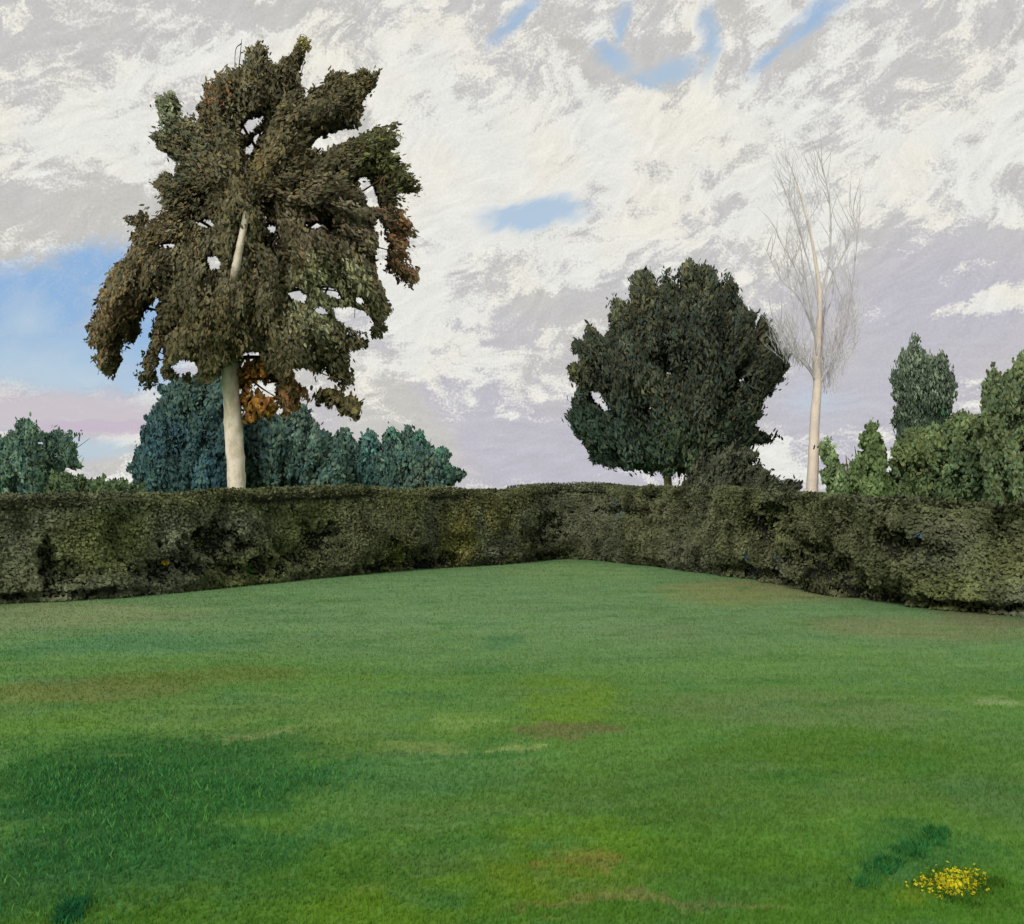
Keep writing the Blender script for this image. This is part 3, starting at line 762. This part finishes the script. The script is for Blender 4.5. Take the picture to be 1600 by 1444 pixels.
main = [[(1275,590),(1260,560),(1243,540),(1228,503)], [(1276,565),(1268,530),(1252,473),(1232,385)], [(1277,600),(1292,590),(1310,556),(1326,521),(1326,461)],
        [(1280,602),(1298,560),(1314,500),(1320,430),(1324,340)], [(1279,560),(1292,520),(1300,461),(1312,400)], [(1278,540),(1262,480),(1250,420),(1222,360)], [(1280,480),(1268,420),(1246,340),(1222,270)],
        [(1281,470),(1292,400),(1288,330),(1270,262)], [(1277,600),(1262,580),(1240,560),(1218,545)], [(1280,500),(1302,440),(1330,380),(1352,330)], [(1279,520),(1250,460),(1226,430),(1206,380)]]
for mpts in main:
    dd_ = limb(mpts, .030, .008)
    for _ in range(13):
        i = random.randrange(1, len(mpts)-1) if len(mpts) > 2 else 1
        f = random.random(); a, b = mpts[i], mpts[i+1]
        sx, sy = a[0]+(b[0]-a[0])*f, a[1]+(b[1]-a[1])*f
        ln = random.uniform(25, 75); an = math.radians(random.uniform(60, 120))
        ex, ey = sx+math.cos(an)*ln, sy-math.sin(an)*ln
        dk = dd_*(i+f)/(len(mpts)-1)
        lims.append(([P3(sx,sy,YP,dk), P3((sx+ex)/2+random.uniform(-4,4),(sy+ey)/2,YP,dk+random.uniform(-.15,.15)), P3(ex,ey,YP,dk+random.uniform(-.4,.4))], [.010,.007,.003]))
tubes(pt, "branches", lims, M_GREYBARK, 5)
GL = [s2l((180,178,182)), s2l((188,185,187)), s2l((166,163,168)), s2l((182,179,174)), s2l((164,150,164))]
M_VEIL = bark_mat("veil_twigs", s2l((232,228,234)), s2l((222,218,226)), s2l((204,192,206)), 5)
def wisp(poly, n, seed):
    """a veil of fine upright twigs filling part of the crown"""
    r = np.random.default_rng(seed); pl = np.array(poly, float); lo, hi = pl.min(0), pl.max(0); out = []
    while len(out) < n*.34:
        q_ = r.uniform(lo, hi)
        if not pip(q_[None], pl)[0]: continue
        an = math.radians(r.uniform(60, 120)); an += (q_[0]-1277)*-.006; ln = r.uniform(14, 42); dd = r.uniform(-.7, .7)
        e_ = q_+np.array([math.cos(an), -math.sin(an)])*ln
        out.append(([P3(*q_, YP, dd), P3(*((q_+e_)/2+r.normal(0, 1.6, 2)), YP, dd), P3(*e_, YP, dd+r.uniform(-.1, .1))], [.007, .005, .0025]))
    return tubes(pt, "twigs", out, M_VEIL, 3)
wisp([(1218,500),(1232,496),(1244,520),(1246,545),(1266,556),(1264,578),(1246,574),(1226,556),(1216,540)], 900, 31)
wisp([(1288,600),(1296,560),(1310,520),(1316,470),(1328,460),(1336,500),(1330,545),(1312,590),(1292,625)], 1500, 32)
wisp([(1300,470),(1306,420),(1318,360),(1332,350),(1326,420),(1318,468)], 380, 33)
wisp([(1228,400),(1240,390),(1262,460),(1270,520),(1258,515),(1240,450)], 420, 34)
wisp([(1218,262),(1240,250),(1262,330),(1266,380),(1254,370),(1230,320)], 330, 35)
wisp([(1284,560),(1290,500),(1300,500),(1294,570),(1284,600)], 420, 36)
wisp([(1258,270),(1272,250),(1284,300),(1282,350),(1268,340)], 180, 37)

# ------------------------------------------------------------------ bushes
def bush(name, label, cat, px, Y0, poly, n, cols, thick=1.6, seed=1, group=None, tints=(), nc=None, leaf=.10, Dpx=60, updir=.3, droop=0.0, csize=15, spill=.004, aspect=.5, holes=(), jamp=3.0, fill=.35, gain=.95):
    b = empty(name, base_pt(px, Y0), label=label, cat=cat, group=group)
    bx, by, bz = base_pt(px, Y0)
    pl = np.array(poly); top = pl[:,1].min(); w = pl[:,0].max()-pl[:,0].min()
    tube(b, "trunk", [(bx, by, bz-.1), P3(px+3,790,Y0), P3(px,770-(770-top)*.3,Y0), P3(px+4,770-(770-top)*.75,Y0)], [.10,.08,.05,.02], M_BROWN, 8, .1, seed)
    r = random.Random(seed); ll = []
    for _ in range(7):
        ex, ey = px+r.uniform(-.4,.4)*w, 770-(770-top)*r.uniform(.3,.8)
        ll.append(([P3(px,785,Y0), P3((px+ex)/2,(785+ey)/2,Y0,r.uniform(-.5,.5)), P3(ex,ey,Y0,r.uniform(-1,1)*thick*.5)], [.04,.03,.008]))
    tubes(b, "limbs", ll, M_BROWN)
    n = int(n*2.1); leaf = leaf*.62; cols = [tuple(v*gain for v in c_) for c_ in cols]; tints = [(a_, b_, c_, tuple(v*gain for v in d_), e_) for a_, b_, c_, d_, e_ in tints]
    crown(b, "crown", poly, Y0, thick, nc or max(40, n//150), n, cols, tints=tints, csize=csize, leaf=leaf, updir=updir, droop=droop, Dpx=Dpx, seed=seed, spill=spill, aspect=aspect, holes=holes, jamp=jamp, shape_fill=fill, flow=radial(px, 850), stretch=1.6, rimw=24)
    return b
T1, T2, T3, T4 = s2l((56,78,78)), s2l((62,84,76)), s2l((50,72,76)), s2l((72,92,80))
BL1 = s2l((50,78,98))
bush("dark_bush", "tall dark blue-green bush directly left of and behind the pale birch trunk", "bush", 300, 60.0,
     [(257,602),(300,588),(343,586),(372,592),(378,640),(378,800),(212,800),(214,757),(199,735),(206,722),(213,700),(211,690),(222,680),(224,656),(238,648),(242,631),(252,628)], 17000, [T1, T3, s2l((58,80,82)), T1, T2], 3.67, 41,
     tints=[(345,740,36,BL1,.7), (270,680,30,BL1,.4), (230,700,30,BL1,.4), (300,620,50,s2l((74,86,66)),.5)], leaf=0.200, updir=.5)
bush("teal_bush", "dull teal bush with one blunt peak right of the birch trunk", "bush", 440, 64.0,
     [(372,664),(392,650),(420,646),(438,652),(452,640),(462,636),(480,632),(490,655),(498,668),(518,682),(536,700),(548,730),(552,800),(372,800)], 14000, [T2, T1, s2l((78,92,78)), T4], 3.76, 42,
     tints=[(470,660,30,s2l((96,114,102)),.6), (390,690,30,BL1,.3)], leaf=0.216, updir=.5)
bush("small_bush", "small pale teal bush with a narrow tip, left one of the small pair", "bush", 536, 68.0, [(518,700),(524,685),(533,673),(546,678),(555,690),(562,712),(566,800),(512,800)], 4500, [T4, T2, s2l((84,108,98))], 1.84, 43, leaf=0.211, Dpx=30, updir=.5)
bush("small_bush", "small teal bush with a pointed tip, right one of the small pair", "bush", 577, 66.0, [(556,712),(562,694),(574,677),(586,682),(594,696),(606,720),(612,800),(552,800)], 5000, [T1, T2, s2l((70,106,98))], 1.89, 44, leaf=0.217, Dpx=30, updir=.5)
bush("pointed_bush", "green-tipped bush with a jagged peak and a long low right flank", "bush", 645, 62.0,
     [(592,712),(598,690),(608,672),(620,668),(628,676),(638,663),(650,676),(664,676),(668,694),(680,704),(688,698),(700,703),(700,718),(710,730),(733,742),(716,752),(694,762),(700,800),(590,800)], 11000, [T2, s2l((78,96,80)), T1], 3.01, 45,
     tints=[(615,675,16,s2l((60,112,92)),.4), (660,684,14,s2l((60,112,92)),.4), (688,704,14,s2l((60,112,92)),.4), (700,730,14,s2l((60,112,90)),.4), (660,740,30,s2l((94,90,82)),.3)], leaf=0.188, Dpx=50, updir=.5)
bush("feathery_bush", "feathery grey-green bush at the far left edge above the hedge", "bush", 50, 44.0,
     [(-60,690),(-10,690),(8,684),(16,674),(34,656),(56,664),(66,678),(98,676),(122,679),(110,690),(126,696),(112,706),(120,716),(131,729),(108,733),(96,744),(90,800),(-60,800)], 13000, [s2l((74,96,78)), s2l((66,88,78)), s2l((88,106,84)), T1], 2.64, 46,
     holes=[[(58,690),(72,684),(68,694),(60,696)]], leaf=0.147, updir=.15, spill=.01, aspect=.4)
bush("low_bush", "low dark green bush spreading between the feathery bush and the dark bush", "bush", 140, 31.0,
     [(80,742),(108,738),(131,745),(150,746),(166,741),(180,748),(200,750),(222,756),(230,800),(60,800)], 4500, [s2l((64,82,60)), s2l((78,92,62))], 1.2, 47, leaf=.09, Dpx=40, jamp=2.2)
bush("green_bush", "small light green bush leaning out just right of the pale bare trunk", "bush", 1305, 24.5,
     [(1282,690),(1294,690),(1303,698),(1316,722),(1326,738),(1332,760),(1332,800),(1306,800),(1304,774),(1288,754),(1284,740),(1290,730),(1280,716)], 4500, [s2l((100,118,82)), s2l((112,128,94)), s2l((92,110,70))], .8, 48, leaf=.075, Dpx=25, csize=11, gain=.85)
bush("conical_bush", "light green cone-shaped bush between the small leaning bush and the dark columnar tree", "bush", 1357, 25.0,
     [(1326,740),(1332,722),(1340,716),(1341,690),(1350,668),(1358,661),(1372,670),(1380,690),(1386,702),(1384,722),(1392,740),(1400,770),(1400,800),(1322,800)], 8000, [s2l((92,110,70)), s2l((102,118,80)), s2l((82,100,62))], 1.1, 49, leaf=.08, Dpx=35, csize=12, gain=.8)
bush("columnar_tree", "upright dark grey-green columnar tree rising above the olive bush at right", "tree", 1443, 30.0,
     [(1404,562),(1414,552),(1424,536),(1433,526),(1440,536),(1448,560),(1458,562),(1468,546),(1478,560),(1490,576),(1493,606),(1486,646),(1480,680),(1478,800),(1404,800),(1400,694),(1391,638),(1398,640),(1396,582)], 15000,
     [s2l((72,84,68)), s2l((62,76,66)), s2l((92,102,84)), s2l((54,66,54))], 1.4, 50, leaf=.095, aspect=.3, updir=1.3, Dpx=45, gain=1.0, tints=[(1440,580,45,s2l((112,122,104)),.45), (1450,650,36,s2l((44,56,46)),.5), (1480,650,14,s2l((40,96,66)),.5)])
bush("broad_bush", "broad olive green bush in front of the dark columnar tree", "bush", 1460, 26.0,
     [(1392,720),(1400,700),(1412,684),(1424,673),(1445,668),(1462,664),(1476,660),(1490,650),(1506,640),(1518,650),(1530,654),(1548,664),(1556,700),(1560,800),(1390,800)], 17000,
     [s2l((82,94,64)), s2l((76,90,60)), s2l((88,98,66)), s2l((70,86,62))], 1.9, 51, leaf=.085, Dpx=55, csize=16, tints=[(1510,670,35,s2l((106,118,76)),.5), (1520,740,50,s2l((66,90,70)),.5), (1430,720,40,s2l((96,104,60)),.4)])
bush("tall_bush", "tall dull green bush with two blunt peaks at the far right edge", "bush", 1590, 24.0,
     [(1534,640),(1536,612),(1538,590),(1550,573),(1560,576),(1568,592),(1582,566),(1600,552),(1640,560),(1665,620),(1670,800),(1540,800),(1532,700)], 15000,
     [s2l((84,98,72)), s2l((76,92,66)), s2l((94,106,80)), s2l((88,94,60))], 1.7, 52, leaf=.085, Dpx=50, csize=15, updir=.6)

# ------------------------------------------------------------------ hedge
def s_of_px(px):
    # arc position where the hedge face is seen at that column
    u = HC[:,0]/HC[:,1]*F+800
    return float(np.interp(px, u, seg))
# hollows where the hedge is thin: (arc, height, radius along, radius up, depth)
hol = []
for px, py, rx, ry, dp in [(330,850,55,26,.42), (300,885,80,16,.35), (400,888,60,14,.3), (500,845,34,26,.36), (465,870,30,20,.28), (650,882,60,12,.36), (655,868,30,12,.22), (850,830,22,26,.26), (855,868,26,10,.22), (1190,825,36,22,.34), (1205,800,30,10,.2),
                       (1270,890,50,24,.38), (1330,925,70,12,.36), (1400,848,34,22,.44), (1436,846,10,14,.3), (1270,858,22,12,.25), (1150,893,34,10,.25), (1210,905,40,12,.3), (75,880,12,36,.3), (100,930,100,8,.25), (1480,945,100,9,.3), (1560,950,60,8,.3), (960,798,40,7,.15), (1000,800,24,8,.15), (690,878,30,10,.25), (110,905,24,16,.2)]:
    s0 = s_of_px(px); D = float(np.interp(s0, seg, HC[:,1]))
    tx = np.interp(s0+.3, seg, HC[:,0])/np.interp(s0+.3, seg, HC[:,1]) - np.interp(s0-.3, seg, HC[:,0])/np.interp(s0-.3, seg, HC[:,1])
    mper = .6/abs(tx*F)      # metres of arc per pixel
    hol.append((s0, CAMZ-(py-HZ)/F*D, rx*mper, ry/F*D, dp))
def hollow(s, z):
    h = np.zeros(len(s))
    w = (vnoise(np.stack([s*3, z*3, 0*s], -1), 9)-.5)*.9+(vnoise(np.stack([s*9, z*9, 0*s], -1), 10)-.5)*.9
    for s0, z0, rs_, rz, dp in hol:
        q = np.hypot((s-s0)/rs_, (z-z0)/rz)+w
        h = np.maximum(h, dp*np.clip(1.35-q, 0, 1))
    return h
TH = 1.25
def hedge_surf(s, v, inset=0.0, holk=1.0):
    """v in [0,1] front face bottom to shoulder, [1,2] across the top, [2,3] down the back"""
    x, y, H, nx_, ny_ = hedge_at(s)
    H = H + .05*(vnoise(np.stack([s*1.3, 0*s, 0*s], -1), 21)-.5) + .05*(vnoise(np.stack([s*5, v*2, 0*s], -1), 22)-.5)
    z = np.where(v < 1, .02+v*(H-.02-.10), H); d = np.zeros_like(s)
    # rounded shoulders
    f = np.clip((v-1), 0, 1)
    d = np.where((v >= 1) & (v < 2), f*TH, np.where(v >= 2, TH, 0.0))
    edge = np.minimum(f, 1-f)*TH
    z = np.where((v >= 1) & (v < 2), H-.10*np.clip(1-edge/.25, 0, 1)**2, z)
    z = np.where(v >= 2, .02+(3-v)*(H-.12), z)
    lump = .20*(vnoise(np.stack([s*.9, z*1.3, 0*s+5], -1), 31)-.5) + .12*(vnoise(np.stack([s*2.6, z*2.8, v], -1), 32)-.5) + .06*(vnoise(np.stack([s*7, z*7, v], -1), 33)-.5)
    hk = hollow(s, z)*holk*(v < 1)
    front = v < 1.0
    und = .16*np.clip(1-z/.22, 0, 1)*(v < 1)      # undercut near the ground
    dd = np.where(front, lump+hk+und+inset, np.where(v >= 2, TH+lump*.5-inset, d))
    z = np.where((v >= 1) & (v < 2), z+lump*.35-inset-f*.10, z)
    z = np.where(v >= 2, z-.10*np.clip(3-v, 0, 1), z)
    return np.stack([x+nx_*dd, y+ny_*dd, np.maximum(z, .01)+ground_z(x, y)], -1), hk
he = empty("hedge", (float(HC[len(HC)//2,0]), float(HC[len(HC)//2,1]), 0), label="long clipped olive green hedge with dark hollows turning a corner behind the lawn", cat="hedge")
ns_, nv_ = 420, 60
S, Vv = np.meshgrid(np.linspace(0.4, SL-.4, ns_), np.linspace(0, 3, nv_), indexing='ij')
Pc, _ = hedge_surf(S.ravel(), Vv.ravel(), inset=.13)
idx = np.arange(ns_*nv_).reshape(ns_, nv_)
fc = np.stack([idx[:-1,:-1], idx[1:,:-1], idx[1:,1:], idx[:-1,1:]], -1).reshape(-1)
m_core, t = new_mat("hedge_inner_twigs")
p = t.n.new('ShaderNodeNewGeometry').outputs['Position']
c = t.mix(t.sstep(t.noise(p, 9, 4, .65), .35, .65), s2l((46,48,44)), s2l((62,64,54)))
b = t.n.new('ShaderNodeBump'); b.inputs['Strength'].default_value = 1; b.inputs['Distance'].default_value = .06
t.l.new(t.noise(p, 22, 4, .7), b.inputs['Height']); finish(t, pbsdf(t, c, .95, .05, b.outputs[0]))
meshobj("inner_branches", Pc, fc, 4, m_core, parent=he, smooth=True)
NL = 400000
ss = rng.uniform(.4, SL-.4, NL); q = rng.uniform(0, 1, NL)
vv = np.where(q < .70, rng.uniform(0, 1, NL), np.where(q < .92, 1+rng.uniform(0, 1, NL)**1.3, rng.uniform(2, 3, NL)))
Pl, hk = hedge_surf(ss, vv)
keepm = rng.uniform(0, 1, NL) > np.clip(hk/.26, 0, .80)
ss, vv, Pl, hk = ss[keepm], vv[keepm], Pl[keepm], hk[keepm]
x, y, H, nx_, ny_ = hedge_at(ss)
jit = rng.uniform(-.02, .07, len(ss)); Pl[:,0] += nx_*jit*(vv < 1); Pl[:,1] += ny_*jit*(vv < 1)
Pl[:,2] += np.where((vv >= 1) & (vv < 2), rng.uniform(-.08, .035, len(ss)), 0)
n1 = vnoise(np.stack([ss*.8, vv*1.6, 0*ss], -1), 41); n2 = vnoise(np.stack([ss*2.2, vv*3, 0*ss], -1), 42); n3 = vnoise(np.stack([ss*.45, vv*.8, 0*ss], -1), 43)
HA, HB, HCc, HD = np.array(s2l((98,104,68))), np.array(s2l((98,103,82))), np.array(s2l((104,102,60))), np.array(s2l((88,90,70)))
w1 = np.clip((n1-.35)/.3, 0, 1)[:,None]; w3 = np.clip((n3-.4)/.25, 0, 1)[:,None]
cols = (HA*(1-w1)+HB*w1)*(1-w3*.6) + HD*w3*.6
cen = np.clip(1-np.abs(ss-s_of_px(740))/3.0, 0, 1)[:,None]*.8*np.clip((n2-.3)/.3, 0, 1)[:,None]
cols = cols*(1-cen)+HCc*cen
topw = np.clip((vv-.86)/.1, 0, 1)[:,None]*.6; cols = cols*(1-topw)+np.array(s2l((84,90,62)))*topw
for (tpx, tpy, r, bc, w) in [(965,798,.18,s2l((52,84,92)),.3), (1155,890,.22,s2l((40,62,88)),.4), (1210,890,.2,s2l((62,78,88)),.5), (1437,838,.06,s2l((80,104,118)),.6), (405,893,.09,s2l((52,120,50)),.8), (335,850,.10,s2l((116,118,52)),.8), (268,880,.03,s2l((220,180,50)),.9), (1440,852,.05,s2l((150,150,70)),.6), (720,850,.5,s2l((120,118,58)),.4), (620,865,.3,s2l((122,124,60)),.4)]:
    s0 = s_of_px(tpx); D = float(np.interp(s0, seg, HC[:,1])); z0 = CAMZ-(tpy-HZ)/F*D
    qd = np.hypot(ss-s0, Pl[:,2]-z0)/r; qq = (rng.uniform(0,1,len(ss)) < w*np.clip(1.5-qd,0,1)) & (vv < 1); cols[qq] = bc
cols = cols*(.86+.28*n2)[:,None]*rng.uniform(.95, 1.06, len(ss))[:,None]*1.4
sz = .025*rng.uniform(.7, 1.35, len(ss))
NF = np.stack([-nx_, -ny_, 0*nx_+.1], -1); NF[(vv >= 1) & (vv < 2)] = (0, 0, 1); NF[vv >= 2] *= -1
V, fa, cc = leaf_quads(Pl, sz, .6, cols, droop=0.1, face=NF, fw=1.6)
Ng = np.stack([-nx_, -ny_, 0*nx_+.25], -1); Ng[(vv >= 1) & (vv < 2)] = (0, -.2, 1); Ng[vv >= 2] *= (-1, -1, 1)
gs = np.stack([vnoise(np.stack([ss*3.1, vv*5, 0*ss+q_*9], -1), 60+q_)-.5 for q_ in range(3)], -1)
Ng = Ng+gs*1.5+rng.normal(0, .2, Ng.shape); Ng /= np.linalg.norm(Ng, axis=1)[:,None]
meshobj("foliage", V, fa, 6, M_HEDGE, parent=he, colors=cc, normals=np.repeat(Ng, 6, 0))
